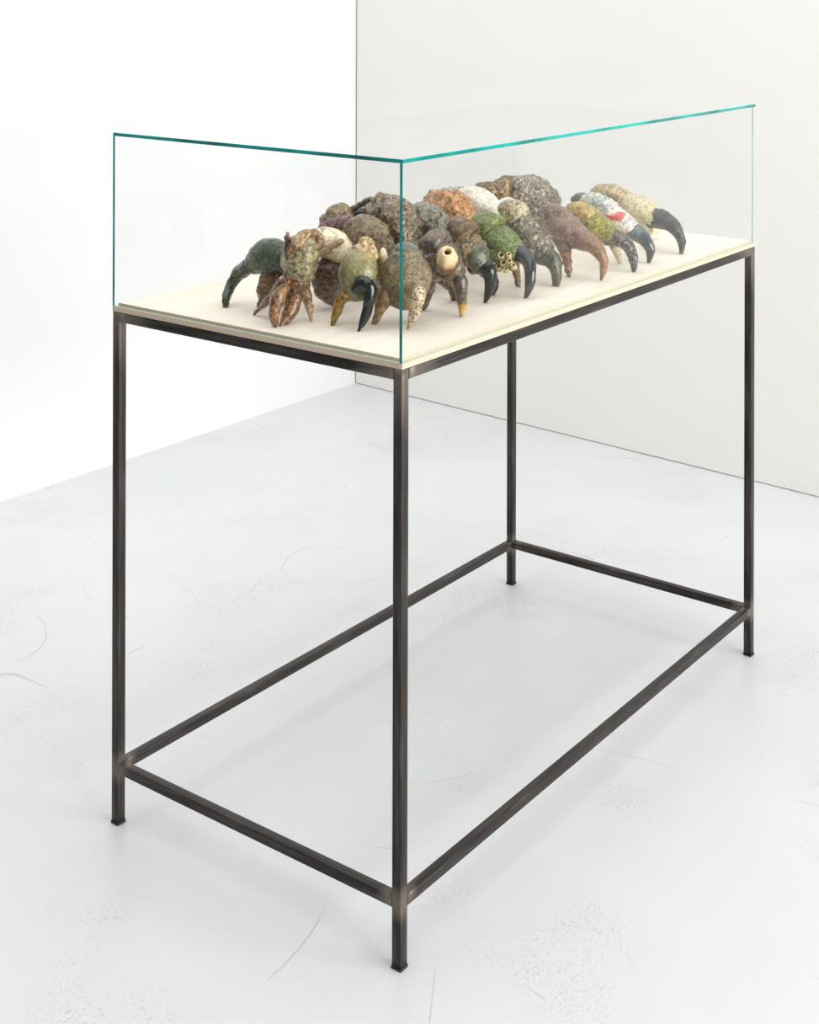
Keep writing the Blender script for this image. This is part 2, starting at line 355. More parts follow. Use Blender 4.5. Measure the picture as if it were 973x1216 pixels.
G = {
 'c1_palm': glaze('c1_palm', [S(96,84,64), S(140,126,98), S(168,152,120)], 20, S(70,60,46), .5, 240, S(190,176,146), .35, .5),
 'c1_wrist': glaze('c1_wrist', [S(82,82,78), S(112,112,106), S(128,124,112)], 20, None, rough=.4, bump=.15),
 'c1_pale': glaze('c1_pale', [S(196,180,150), S(222,208,178), S(170,146,112)], 40, S(100,80,58), .75, 210, S(240,230,208), .5, .4, .6),
 'c1_fing': glaze('c1_fing', [S(120,98,72), S(152,128,98), S(176,152,120)], 25, S(86,68,50), .5, 200, rough=.45),
 'c2_palm': glaze('c2_palm', [S(44,36,32), S(84,70,58), S(126,110,90), S(66,56,54)], 16, S(40,32,28), .6, 190, S(176,150,96), .35, .28),
 'c2_wrist': glaze('c2_wrist', [S(58,48,42), S(98,84,70), S(130,114,92)], 16, S(52,42,36), .4, 210, rough=.25),
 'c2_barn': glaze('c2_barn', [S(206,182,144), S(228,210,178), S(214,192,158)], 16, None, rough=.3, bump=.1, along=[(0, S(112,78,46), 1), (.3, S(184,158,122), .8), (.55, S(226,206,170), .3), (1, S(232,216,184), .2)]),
 'c2_fing': glaze('c2_fing', [S(56,44,38), S(96,80,68), S(134,118,100)], 30, S(40,32,28), .4, 170, rough=.2, along=[(0, S(66,54,46), 0), (.55, S(80,60,44), 0), (.72, S(206,160,62), .9), (1, S(232,214,170), 1)]),
 'c2_fing2': glaze('c2_fing2', [S(40,32,28), S(76,62,46), S(140,112,60)], 30, S(34,26,22), .5, 170, S(180,150,80), .3, .3),
 'c3_palm': glaze('c3_palm', [S(60,50,38), S(120,102,72), S(160,142,106), S(84,84,64)], 22, S(34,28,22), .7, 170, S(206,188,146), .5, .35),
 'c3_plate': glaze('c3_plate', [S(52,54,44), S(84,88,70), S(112,110,88), S(66,58,46)], 14, S(44,42,34), .3, 150, S(168,166,150), .2, .22),
 'c3_wrist': glaze('c3_wrist', [S(84,66,50), S(128,108,82), S(156,136,104)], 18, S(66,50,38), .5, 190, rough=.4),
 'c3_fing': glaze('c3_fing', [S(16,20,18), S(34,42,36), S(62,66,52)], 14, None, rough=.13, bump=.08, along=[(0, S(70,78,60), .7), (.35, S(34,42,38), .5), (.6, S(18,20,20), .8), (1, S(14,14,14), .9)]),
 'c3_fing2': glaze('c3_fing2', [S(28,24,20), S(52,44,36), S(84,70,52)], 25, None, rough=.3),
 'c4_palm': glaze('c4_palm', [S(92,108,58), S(122,136,84), S(150,156,112)], 12, S(62,74,38), .75, 230, S(190,194,150), .35, .42, .5),
 'c4_wrist': glaze('c4_wrist', [S(104,114,58), S(136,144,90), S(158,160,116)], 14, S(84,88,40), .6, 220, S(190,188,140), .3, .45, .5),
 'c4_fing': glaze('c4_fing', [S(12,16,18), S(24,30,32), S(46,54,52)], 12, None, rough=.13, bump=.06),
 'c4_fing2': glaze('c4_fing2', [S(84,66,50), S(122,100,76), S(150,130,102)], 30, S(60,46,34), .4, 160, rough=.4),
 'c4_barn': glaze('c4_barn', [S(196,178,132), S(226,214,176), S(160,132,84)], 60, None, rough=.4, bump=.3),
 'c5_palm': glaze('c5_palm', [S(74,58,44), S(112,94,72), S(92,104,82), S(172,158,128)], 24, S(56,42,32), .6, 130, S(214,204,178), .45, .35),
 'c5_wrist': glaze('c5_wrist', [S(110,92,70), S(160,146,116), S(206,196,168), S(116,118,92)], 22, S(78,62,46), .5, 150, S(228,220,196), .5, .4),
 'c5_fing': glaze('c5_fing', [S(40,44,36), S(70,74,58), S(104,94,68)], 30, S(34,30,24), .5, 170, S(160,146,104), .4, .3),
 'c6_palm': glaze('c6_palm', [S(104,82,70), S(144,118,104), S(172,146,132)], 12, S(74,54,46), .5, 200, S(188,164,150), .35, .3, along=[(0, S(110,86,72), .3), (.6, S(128,104,100), .3), (1, S(90,66,56), .4)]),
 'c6_wrist': glaze('c6_wrist', [S(90,66,54), S(130,104,88), S(170,148,132)], 20, S(66,46,38), .5, 150, S(200,184,170), .4, .38),
 'c6_fing': glaze('c6_fing', [S(110,80,58), S(144,112,84), S(168,134,98)], 24, S(84,58,42), .4, 150, S(206,176,136), .3, .25, along=[(0, S(112,88,74), .5), (.5, S(140,104,74), .4), (.78, S(160,112,58), .7), (1, S(120,78,38), .9)]),
 'c6_twist': glaze('c6_twist', [S(104,72,52), S(146,110,84), S(176,140,112)], 20, S(84,56,42), .4, 150, rough=.35),
 'c7_palm': glaze('c7_palm', [S(118,118,44), S(160,156,72), S(188,180,98)], 18, S(84,80,30), .7, 190, S(212,202,120), .4, .4, .6),
 'c7_wrist': glaze('c7_wrist', [S(138,124,70), S(184,158,92), S(206,186,134), S(130,128,84)], 18, S(104,88,48), .4, 140, rough=.35),
 'c7_dark': glaze('c7_dark', [S(44,38,34), S(86,76,64), S(140,126,104)], 30, S(34,28,26), .5, 150, S(190,176,146), .35, .3),
 'c7_fing': glaze('c7_fing', [S(24,24,24), S(46,44,42), S(80,76,70)], 30, None, sk_scale=140, light=S(206,200,186), lt_amt=.65, rough=.25, along=[(0, S(60,54,48), .3), (.6, S(34,32,32), .3), (.85, S(18,18,18), 1), (1, S(14,14,14), 1)]),
 'c7_pale': glaze('c7_pale', [S(186,172,146), S(214,202,176)], 30, S(150,134,104), .4, 150, rough=.4),
 'c8_palm': glaze('c8_palm', [S(190,186,178), S(222,216,206), S(236,232,224), S(232,226,216), S(232,226,216), S(216,110,92), S(204,74,58)], 10, S(150,142,132), .45, 190, S(246,244,238), .35, .22, det=1.2, dist=.4),
 'c8_wrist': glaze('c8_wrist', [S(150,154,148), S(198,200,194), S(222,222,214)], 18, S(120,120,110), .45, 150, S(240,240,234), .4, .28),
 'c8_blue': glaze('c8_blue', [S(88,104,100), S(124,134,122), S(110,100,82)], 25, S(60,62,54), .4, 150, rough=.35),
 'c8_fing': glaze('c8_fing', [S(46,52,58), S(88,96,102), S(150,156,156)], 22, None, rough=.15, bump=.12, along=[(0, S(150,154,150), .6), (.35, S(90,100,106), .4), (.7, S(32,36,40), .8), (1, S(16,16,18), 1)]),
 'c9_palm': glaze('c9_palm', [S(168,156,122), S(198,188,156), S(216,208,182), S(176,166,130)], 11, S(138,126,92), .35, 210, S(232,226,206), .35, .36),
 'c9_wrist': glaze('c9_wrist', [S(150,134,100), S(184,168,132), S(204,192,160)], 18, S(120,104,74), .45, 170, S(222,212,186), .4, .42),
 'c9_fing': glaze('c9_fing', [S(30,32,36), S(56,58,62), S(92,92,90)], 26, S(26,26,28), .5, 170, S(140,138,130), .3, .3, along=[(0, S(96,90,70), .8), (.25, S(66,66,66), .4), (.7, S(36,38,42), .5), (1, S(30,30,32), .8)]),
 'c9_pale': glaze('c9_pale', [S(206,190,156), S(226,214,184)], 30, None, rough=.4),
 'c18_palm': glaze('c18_palm', [S(28,66,48), S(62,88,62), S(108,118,88), S(36,84,70)], 16, S(30,44,34), .75, 210, S(156,162,128), .4, .35, .5),
 'c18_fing': glaze('c18_fing', [S(26,46,28), S(48,76,48), S(104,84,48)], 28, S(24,30,18), .55, 170, S(140,150,104), .35, .28, along=[(0, S(40,62,42), .4), (.8, S(40,64,36), .3), (1, S(60,46,24), .6)]),
 'c18_gold': glaze('c18_gold', [S(74,50,20), S(122,86,34), S(160,120,54)], 28, S(60,38,16), .55, 160, S(190,152,84), .3, .28),
 's_body': glaze('s_body', [S(92,72,52), S(138,126,98), S(172,164,132), S(150,146,112), S(110,84,58)], 20, S(92,66,44), .5, 110, S(204,200,176), .4, .25, dist=.4),
 's_brown': glaze('s_brown', [S(76,52,36), S(118,86,58), S(150,114,80)], 26, S(58,38,26), .55, 150, S(214,186,150), .35, .22),
 's_fing': glaze('s_fing', [S(84,56,34), S(136,98,60), S(176,138,92)], 34, S(64,40,24), .5, 140, S(222,196,156), .35, .2),
 's_pale': glaze('s_pale', [S(150,112,82), S(196,166,134), S(206,190,160)], 30, S(104,74,52), .5, 130, S(236,226,206), .5, .22),
 's_horn': glaze('s_horn', [S(114,88,62), S(156,130,98), S(188,168,134)], 30, S(92,68,48), .5, 140, S(216,200,170), .4, .28),
 'k_palm': glaze('k_palm', [S(104,102,68), S(136,132,96), S(160,152,118), S(110,118,84)], 13, S(94,86,56), .35, 170, S(196,186,152), .3, .28, along=[(0, S(176,156,112), .6), (.3, S(150,140,96), .3), (.7, S(120,124,92), .2), (1, S(92,92,62), .6)]),
 'k_wrist': glaze('k_wrist', [S(146,118,84), S(196,172,130), S(224,206,170)], 26, S(112,84,54), .5, 150, S(238,226,196), .5, .35),
 'k_fing': glaze('k_fing', [S(12,14,14), S(24,28,28), S(44,56,48)], 14, None, rough=.12, bump=.06),
 'k_gold': glaze('k_gold', [S(112,84,36), S(156,126,62), S(186,158,98)], 34, S(84,60,24), .5, 150, rough=.3),
 'w_palm': glaze('w_palm', [S(222,212,186), S(238,230,210), S(230,220,194), S(226,216,190), S(88,120,92)], 15, S(176,158,118), .3, 110, rough=.35, bump=.2, along=[(0, S(236,228,206), .2), (.6, S(234,226,204), .1), (1, S(170,138,92), .7)]),
 'w_brown': glaze('w_brown', [S(48,30,22), S(88,58,42), S(124,86,62)], 24, S(40,24,18), .55, 130, S(196,150,112), .3, .2),
 'r12_palm': glaze('r12_palm', [S(78,62,44), S(120,102,76), S(150,134,104), S(94,78,58)], 24, S(62,48,34), .6, 150, S(186,170,138), .35, .35),
 'r11_maroon': glaze('r11_maroon', [S(66,34,40), S(108,58,66), S(140,92,92)], 28, S(46,26,30), .6, 150, S(190,160,148), .35, .38),
 'r10_palm': glaze('r10_palm', [S(70,54,40), S(116,98,74), S(148,132,104), S(80,62,46)], 26, S(52,38,28), .65, 130, S(206,194,168), .45, .28),
 'r10_dark': glaze('r10_dark', [S(26,20,15), S(44,34,26), S(60,48,36)], 26, None, rough=.5),  # near-black brown that puts the arched opening's shade into the glaze
 'r10_back': glaze('r10_back', [S(104,88,64), S(146,130,100), S(176,160,128)], 26, S(76,60,42), .5, 150, S(206,192,160), .4, .42),
 'r13_palm': glaze('r13_palm', [S(76,62,50), S(118,106,90), S(150,148,132), S(112,90,70)], 22, S(58,44,36), .55, 120, S(216,212,198), .45, .2),
 'r13_wrist': glaze('r13_wrist', [S(116,88,68), S(160,134,110), S(186,166,140)], 24, S(84,60,46), .5, 150, S(214,198,174), .4, .35),
 'r13_rim': glaze('r13_rim', [S(200,188,162), S(226,218,198)], 40, S(160,140,108), .4, 150, rough=.35),
 'r14_palm': glaze('r14_palm', [S(112,76,48), S(176,130,84), S(206,166,116), S(120,96,82)], 26, S(90,60,42), .5, 130, S(230,204,160), .45, .32),
 'r15_palm': glaze('r15_palm', [S(206,200,188), S(232,228,218), S(240,238,230)], 16, S(176,166,146), .3, 130, rough=.25, bump=.25),
 'r15_grey': glaze('r15_grey', [S(150,146,132), S(196,194,180), S(220,218,206)], 24, S(110,104,90), .5, 130, S(240,238,228), .5, .3),
 'r16_palm': glaze('r16_palm', [S(66,56,50), S(114,102,90), S(160,150,134), S(96,80,60)], 26, S(46,38,32), .65, 110, S(222,214,194), .5, .25),
 'r16_gold': glaze('r16_gold', [S(60,48,32), S(118,96,60), S(168,140,88), S(80,66,48)], 30, S(44,34,24), .6, 120, S(210,190,146), .4, .28),
 'r16_back': glaze('r16_back', [S(70,62,46), S(110,100,76), S(146,132,100)], 28, S(48,42,32), .55, 130, S(190,180,146), .35, .35),
}

# ---------------------------------------------------------------- crab claws (metres: x, y, z, radius)
CLAWS = [
  ('grey-brown claw with a grooved round palm and pale speckled spikes beside the front glass corner', 'y', [
    ('palm','c1_palm','groove',[[0.2222,0.16,1.1845,0.0306],[0.2221,0.16,1.1636,0.0451],[0.222,0.16,1.1379,0.0499],[0.2219,0.16,1.1121,0.0402]],1.0,0.5,0.8),
    ('wrist','c1_wrist','smooth',[[0.2222,0.16,1.1942,0.0241],[0.2222,0.16,1.1829,0.0322],[0.2221,0.16,1.1716,0.0354]],1.0,0.65,0.3),
    ('movable_finger','c1_pale','pitted',[[0.185,0.1007,1.1322,0.0126],[0.172,0.095,1.1164,0.0133],[0.178,0.1074,1.0886,0.0102],[0.186,0.1272,1.0537,0.0032]],1,0.3,0.8),
    ('fixed_finger','c1_fing','soft',[[0.195,0.1799,1.1207,0.0128],[0.185,0.1823,1.1029,0.0136],[0.18,0.1907,1.0803,0.0104],[0.18,0.205,1.0535,0.0048]],1,0.3,0.8),
  ], []),
  ('dark brown claw with a cream holed barnacle cone on its palm', 'x', [
    ('palm','c2_palm','rough',[[0.33,0.191,1.1698,0.02],[0.33,0.1684,1.1606,0.0382],[0.33,0.144,1.1534,0.0397],[0.33,0.1238,1.1409,0.0247]],1.0,0.6,0.8),
    ('wrist','c2_wrist','smooth',[[0.33,0.1889,1.1884,0.0167],[0.33,0.1724,1.1885,0.03],[0.33,0.154,1.1838,0.0298]],1.15,1,0.3),
    ('movable_finger','c2_fing','smooth',[[0.33,0.1218,1.1411,0.0148],[0.33,0.1098,1.1261,0.0148],[0.33,0.1059,1.1003,0.0123],[0.33,0.104,1.076,0.009],[0.33,0.1061,1.0478,0.003]],1,0.3,0.8),
    ('fixed_finger','c2_fing2','rough',[[0.4,0.2001,1.1105,0.0171],[0.42,0.1955,1.0941,0.0146],[0.435,0.1977,1.0759,0.0112],[0.447,0.2031,1.0524,0.0061]],1,0.3,0.8),
    ('lower_rim','c2_palm','rough',[[0.33,0.1829,1.134,0.0167],[0.33,0.185,1.1071,0.0133],[0.33,0.1934,1.0759,0.01],[0.33,0.1997,1.0567,0.005]],1,0.3,0.8),
  ], [
    ('barnacle','c2_barn',[0.3,0.1206,1.1657,0.022],[0.28,0.1033,1.1901,0.0091]),]),
  ('mottled brown claw with a single glossy dark green-black finger beside the cone barnacle claw', 'x', [
    ('palm','c3_palm','rough',[[0.46,0.2001,1.1823,0.0225],[0.46,0.1833,1.1667,0.0311],[0.46,0.1646,1.148,0.0293],[0.46,0.148,1.1293,0.0189]],1.15,0.5,0.8),
    ('palm_plate','c3_plate','smooth',[[0.46,0.175,1.159,0.0242],[0.46,0.1604,1.1485,0.0292],[0.46,0.146,1.1312,0.0206]],1.12,0.4,0.6),
    ('wrist','c3_wrist','ring',[[0.46,0.2043,1.2044,0.0208],[0.46,0.1937,1.1951,0.0277],[0.46,0.1812,1.1842,0.0276]],1.25,1,0.3),
    ('movable_finger','c3_fing','smooth',[[0.46,0.1709,1.1232,0.0155],[0.46,0.148,1.131,0.0189],[0.46,0.1295,1.1211,0.0164],[0.46,0.1255,1.0977,0.012],[0.46,0.1297,1.075,0.0085],[0.46,0.138,1.0542,0.0031]],1,0.3,0.8),
    ('fixed_finger','c3_fing2','rough',[[0.5,0.1751,1.1147,0.014],[0.52,0.1654,1.0969,0.0123],[0.527,0.1618,1.0769,0.0096],[0.531,0.1676,1.0527,0.0053]],1,0.3,0.8),
  ], []),
  ('green stippled claw with a black finger and a cluster of small pale barnacles', 'x', [
    ('palm','c4_palm','stip',[[0.565,0.2037,1.176,0.0232],[0.565,0.1845,1.1673,0.032],[0.565,0.1612,1.1573,0.0327],[0.565,0.1361,1.1423,0.0247]],1.2,0.5,0.8),
    ('wrist','c4_wrist','stip',[[0.565,0.223,1.1992,0.0161],[0.565,0.2036,1.1939,0.0277],[0.565,0.1866,1.1849,0.0302]],1.25,1,0.3),
    ('palm_lobe','c4_palm','stip',[[0.552,0.1739,1.1437,0.023],[0.552,0.157,1.1297,0.0211],[0.555,0.1444,1.1166,0.0132]],1.3,0.4,0.8),
    ('movable_finger','c4_fing','smooth',[[0.565,0.155,1.1385,0.0159],[0.565,0.1257,1.1417,0.0193],[0.565,0.1009,1.1287,0.0157],[0.555,0.0886,1.1038,0.0122],[0.55,0.0886,1.0785,0.009],[0.546,0.0954,1.054,0.0031]],1,0.3,0.8),
    ('fixed_finger','c4_fing2','rough',[[0.6,0.1735,1.1134,0.0143],[0.62,0.1673,1.0966,0.009],[0.633,0.1714,1.0742,0.0065],[0.633,0.1683,1.0547,0.0043]],1,0.3,0.8),
  ], [
    ('barnacle','c4_barn',[0.535,0.1627,1.1229,0.0091],[0.528,0.1587,1.1286,0.0062]),
    ('barnacle','c4_barn',[0.535,0.147,1.1369,0.0095],[0.528,0.143,1.1426,0.0064]),
    ('barnacle','c4_barn',[0.535,0.1418,1.1217,0.008],[0.528,0.1378,1.1274,0.0055]),
    ('barnacle','c4_barn',[0.535,0.1543,1.1115,0.0074],[0.528,0.1504,1.1173,0.005]),
    ('barnacle','c4_barn',[0.535,0.1272,1.1269,0.0073],[0.528,0.1233,1.1326,0.005]),
    ('barnacle','c4_barn',[0.535,0.1293,1.1406,0.0063],[0.528,0.1253,1.1463,0.0043]),
    ('barnacle','c4_barn',[0.535,0.1169,1.1193,0.0066],[0.528,0.113,1.125,0.0045]),
    ('barnacle','c4_barn',[0.535,0.1356,1.1102,0.0059],[0.528,0.1316,1.116,0.004]),]),
  ('brown, white and green mottled claw with one thick encrusted finger beside the purple-brown claw', 'x', [
    ('palm','c5_palm','rough',[[0.69,0.2162,1.187,0.024],[0.69,0.1923,1.1709,0.0313],[0.69,0.1665,1.1515,0.0329],[0.69,0.1409,1.1268,0.0237]],1.15,0.5,0.8),
    ('wrist','c5_wrist','rough',[[0.69,0.2359,1.2092,0.0185],[0.69,0.2184,1.2034,0.0268],[0.69,0.1988,1.1905,0.0276]],1.2,1,0.3),
    ('movable_finger','c5_fing','soft',[[0.69,0.173,1.1178,0.022],[0.69,0.143,1.1211,0.0237],[0.69,0.1198,1.1091,0.0192],[0.69,0.1093,1.0886,0.0136],[0.69,0.1073,1.0671,0.0099],[0.69,0.1105,1.0477,0.0051]],1,0.3,0.8),
  ], []),
  ('purple-brown claw with an orange-tipped finger and a twisted ringed lower finger', 'x', [
    ('palm','c6_palm','smooth',[[0.8,0.2017,1.1702,0.0189],[0.8,0.1775,1.1687,0.0292],[0.8,0.1449,1.1587,0.0318],[0.8,0.1105,1.1435,0.0223]],1.15,0.6,0.8),
    ('palm_lobe','c6_palm','smooth',[[0.8,0.1623,1.1439,0.0226],[0.8,0.1536,1.1222,0.0188],[0.8,0.1494,1.0983,0.0122]],1,0.3,0.8),
    ('wrist','c6_wrist','rough',[[0.8,0.2104,1.1902,0.0114],[0.8,0.195,1.1916,0.0208],[0.8,0.173,1.1861,0.0235],[0.8,0.1578,1.18,0.0225]],1.35,1,0.5),
    ('movable_finger','c6_fing','soft',[[0.8,0.1277,1.138,0.0224],[0.8,0.0978,1.1356,0.023],[0.8,0.0724,1.1253,0.0181],[0.8,0.0578,1.1047,0.0122],[0.8,0.0537,1.0831,0.0092],[0.8,0.06,1.0565,0.003]],1,0.3,0.8),
    ('fixed_finger','c6_twist','twist',[[0.79,0.1456,1.1096,0.0123],[0.79,0.1402,1.0877,0.0105],[0.79,0.1371,1.0694,0.0086],[0.79,0.135,1.0529,0.0034]],1,0.3,0.8),
  ], []),
  ('yellow-green stippled claw with a white-flecked black finger beside the purple-brown claw', 'x', [
    ('palm','c7_palm','stip',[[0.93,0.1857,1.1584,0.0156],[0.93,0.1635,1.1547,0.0243],[0.93,0.1348,1.144,0.0261],[0.93,0.1065,1.1295,0.0202]],1.15,0.6,0.8),
    ('wrist','c7_wrist','ring',[[0.93,0.2148,1.185,0.0098],[0.93,0.1968,1.1827,0.0185],[0.93,0.1723,1.1733,0.0214],[0.93,0.159,1.1648,0.0223]],1.25,1,0.35),
    ('knuckle','c7_dark','rough',[[0.93,0.1196,1.1224,0.0154],[0.93,0.0956,1.1267,0.0173],[0.93,0.0784,1.1209,0.0153]],1.2,0.6,0.6),
    ('movable_finger','c7_fing','soft',[[0.93,0.0913,1.1233,0.0134],[0.93,0.072,1.1177,0.016],[0.93,0.0571,1.1002,0.0133],[0.93,0.0486,1.0783,0.0105],[0.93,0.0508,1.0515,0.0042]],1,0.3,0.8),
    ('fixed_finger','c7_pale','smooth',[[0.97,0.122,1.1028,0.0126],[0.99,0.1242,1.0802,0.0098],[1.004,0.1231,1.0537,0.0039]],1,0.3,0.8),
  ], []),
  ('white claw with red patches and a blue-black finger', 'x', [
    ('palm','c8_palm','smooth',[[1.045,0.2061,1.1655,0.0161],[1.045,0.1766,1.1602,0.023],[1.045,0.1451,1.1472,0.0248],[1.045,0.114,1.1284,0.0198]],1.15,0.6,0.8),
    ('wrist','c8_wrist','ring',[[1.045,0.2429,1.1864,0.0142],[1.045,0.2152,1.1878,0.0191],[1.045,0.1856,1.1754,0.0216],[1.045,0.1698,1.1668,0.022]],1.25,1,0.35),
    ('wrist_joint','c8_blue','smooth',[[1.045,0.2708,1.184,0.0102],[1.045,0.2545,1.1895,0.0142],[1.045,0.236,1.187,0.0141]],1.2,0.8,0.5),
    ('movable_finger','c8_fing','smooth',[[1.045,0.134,1.1244,0.0198],[1.045,0.1052,1.1214,0.0209],[1.045,0.0811,1.1061,0.0165],[1.045,0.068,1.0839,0.0118],[1.045,0.0725,1.054,0.0039]],1,0.3,0.8),
  ], []),
  ('cream and olive claw with a long black curved finger at the end of the row', 'x', [
    ('palm','c9_palm','soft',[[1.195,0.2407,1.1644,0.0188],[1.195,0.2125,1.1607,0.0281],[1.195,0.1731,1.1517,0.032],[1.195,0.1341,1.1347,0.0226]],1.2,0.6,0.8),
    ('palm_lobe','c9_palm','soft',[[1.195,0.1731,1.1331,0.0186],[1.195,0.1594,1.1179,0.0186],[1.195,0.1525,1.1,0.0144]],1.1,0.3,0.7),
    ('wrist','c9_wrist','soft',[[1.195,0.3026,1.1844,0.0085],[1.195,0.281,1.1883,0.0179],[1.195,0.2477,1.1827,0.023],[1.195,0.2195,1.1705,0.025]],1.3,1,0.35),
    ('movable_finger','c9_fing','soft',[[1.195,0.1479,1.1314,0.0226],[1.195,0.1183,1.1342,0.0238],[1.195,0.089,1.1227,0.0196],[1.195,0.069,1.1002,0.0132],[1.195,0.0601,1.0788,0.0101],[1.195,0.0635,1.0561,0.0041]],1,0.3,0.8),
    ('fixed_finger','c9_pale','smooth',[[1.28,0.1991,1.0858,0.0106],[1.33,0.2085,1.0738,0.0086],[1.36,0.2096,1.0717,0.0073]],1,0.4,0.8),
  ], []),
  ('deep green claw with a long curved finger reaching to the short glass side', 'x', [
    ('palm','c18_palm','stip',[[0.15,0.403,1.162,0.0282],[0.15,0.423,1.1631,0.0334],[0.15,0.4523,1.1582,0.0361],[0.15,0.4843,1.1428,0.0236]],1.0,0.5,0.8),
    ('movable_finger','c18_fing','soft',[[0.15,0.4797,1.1417,0.0152],[0.15,0.505,1.132,0.0161],[0.15,0.533,1.1117,0.014],[0.135,0.5398,1.0878,0.0109],[0.115,0.5311,1.0686,0.0081],[0.109,0.5277,1.0541,0.0047]],1,0.3,0.7),
    ('fixed_finger','c18_gold','rough',[[0.15,0.4411,1.1327,0.0234],[0.15,0.4502,1.1048,0.0184],[0.15,0.4639,1.0762,0.0118],[0.15,0.4731,1.0548,0.0042]],1,0.3,0.8),
  ], []),
  ('spiny brown claw with a square mottled back, horns and four splayed fingers', 'y', [
    ('palm','s_body','lump',[[0.1226,0.335,1.2047,0.026],[0.1201,0.335,1.1888,0.0341],[0.1151,0.335,1.1668,0.0373],[0.1125,0.335,1.143,0.0316]],1.0,0.6,0.7),
    ('mouth_rim','s_brown','rough',[[0.1101,0.335,1.1417,0.0259],[0.1051,0.335,1.128,0.0275],[0.1002,0.335,1.1143,0.0161]],1.0,0.4,0.8),
    ('movable_finger','s_fing','soft',[[0.0737,0.335,1.1284,0.0112],[0.0545,0.335,1.111,0.0143],[0.0426,0.335,1.0861,0.0119],[0.0449,0.335,1.0547,0.0038]],1,0.4,0.8),
    ('fixed_finger','s_fing','soft',[[0.1002,0.335,1.1207,0.0129],[0.0977,0.335,1.0954,0.0161],[0.0807,0.335,1.0711,0.0128],[0.0591,0.335,1.052,0.0045]],1,0.4,0.8),
    ('spine','s_brown','rough',[[0.0737,0.335,1.1396,0.0096],[0.079,0.37,1.1071,0.0073],[0.0914,0.41,1.077,0.0056],[0.0942,0.436,1.0541,0.0026]],1,0.4,0.8),
    ('spine','s_pale','rough',[[0.1272,0.335,1.1227,0.013],[0.1345,0.335,1.0986,0.0106],[0.127,0.32,1.0759,0.0078],[0.1191,0.309,1.0546,0.0032]],1,0.4,0.8),
    ('horn','s_brown','rough',[[0.0835,0.335,1.191,0.0096],[0.0812,0.335,1.2074,0.0087],[0.0789,0.335,1.227,0.0035]],1,0.3,0.8),
    ('horn','s_horn','soft',[[0.1374,0.32,1.1797,0.0081],[0.1557,0.31,1.1895,0.0101],[0.1777,0.305,1.1949,0.0092],[0.2,0.3,1.1996,0.0049]],1,0.4,0.8),
    ('tentacle','s_horn','soft',[[0.072,0.312,1.2048,0.0067],[0.0876,0.315,1.2182,0.0074],[0.1153,0.32,1.2242,0.0074],[0.1425,0.32,1.2213,0.0078],[0.1493,0.313,1.2096,0.0085],[0.1409,0.308,1.1984,0.0081],[0.1235,0.308,1.1944,0.0068]],1,0.5,0.8),
    ('tentacle','s_pale','smooth',[[0.082,0.308,1.207,0.0045],[0.1011,0.312,1.215,0.0051],[0.118,0.316,1.2218,0.0045]],1,0.5,0.8),
  ], []),
  ('olive and cream claw with a glossy black finger in front of the brown lump', 'y', [
    ('palm','k_palm','smooth',[[0.1721,0.225,1.1833,0.0257],[0.1644,0.225,1.1684,0.0353],[0.1566,0.225,1.1472,0.0376],[0.1489,0.225,1.1213,0.0272]],1.0,0.5,0.8),
    ('wrist','k_wrist','rough',[[0.1825,0.225,1.2043,0.0145],[0.1799,0.225,1.1934,0.0242],[0.1721,0.225,1.1785,0.0273]],1.0,1,0.3),
    ('palm_edge','k_wrist','rough',[[0.2006,0.225,1.179,0.0146],[0.2137,0.225,1.1591,0.0114],[0.2162,0.225,1.1408,0.0081]],1.0,0.6,0.8),
    ('movable_finger','k_fing','smooth',[[0.1303,0.21,1.1264,0.0095],[0.1333,0.19,1.1426,0.0142],[0.1358,0.18,1.1292,0.0132],[0.1332,0.18,1.106,0.011],[0.1293,0.185,1.0808,0.0088],[0.114,0.19,1.0532,0.0025]],1,0.4,0.8),
    ('fixed_finger','k_gold','soft',[[0.1506,0.245,1.1121,0.0128],[0.14,0.255,1.0966,0.0112],[0.1335,0.258,1.0766,0.008],[0.1209,0.258,1.0541,0.0029]],1,0.4,0.8),
    ('fixed_finger_knob','k_gold','soft',[[0.1208,0.235,1.1138,0.0095],[0.1347,0.23,1.1104,0.0088],[0.1463,0.225,1.109,0.0064]],1,0.4,0.8),
  ], []),
  ('white domed claw with green spots and a dark brown lower half behind the spiny claw', 'y', [
    ('palm','w_palm','smooth',[[0.1849,0.352,1.1972,0.0216],[0.2105,0.352,1.1902,0.0309],[0.2391,0.352,1.176,0.0328],[0.2602,0.352,1.1559,0.0271]],1.1,0.8,0.9),
    ('lower_palm','w_brown','lump',[[0.2052,0.352,1.1409,0.025],[0.2102,0.352,1.1167,0.0301],[0.2231,0.352,1.0911,0.026],[0.2387,0.352,1.0682,0.0118]],1.0,0.6,0.8),
    ('movable_finger','w_brown','rough',[[0.2364,0.352,1.1461,0.0219],[0.2521,0.352,1.12,0.0169],[0.252,0.352,1.0929,0.0118],[0.2439,0.352,1.0673,0.0051]],1.0,0.4,0.8),
  ], []),
  ('mottled brown lumpy claw with a maroon wrist beneath the large rocky claw', 'x', [
    ('palm','r12_palm','lump',[[0.342,0.39,1.179,0.032],[0.339,0.365,1.186,0.041],[0.334,0.335,1.179,0.043],[0.329,0.305,1.161,0.03]],1.05,0.6,0.8),
    ('wrist','r11_maroon','ring',[[0.303,0.452,1.174,0.017],[0.322,0.434,1.187,0.025],[0.34,0.41,1.192,0.029],[0.352,0.389,1.188,0.031]],1.0,0.9,0.4),
    ('movable_finger','r12_palm','rough',[[0.337,0.32,1.154,0.022],[0.322,0.302,1.124,0.018],[0.317,0.305,1.089,0.013],[0.319,0.312,1.057,0.005]],1,0.4,0.8),
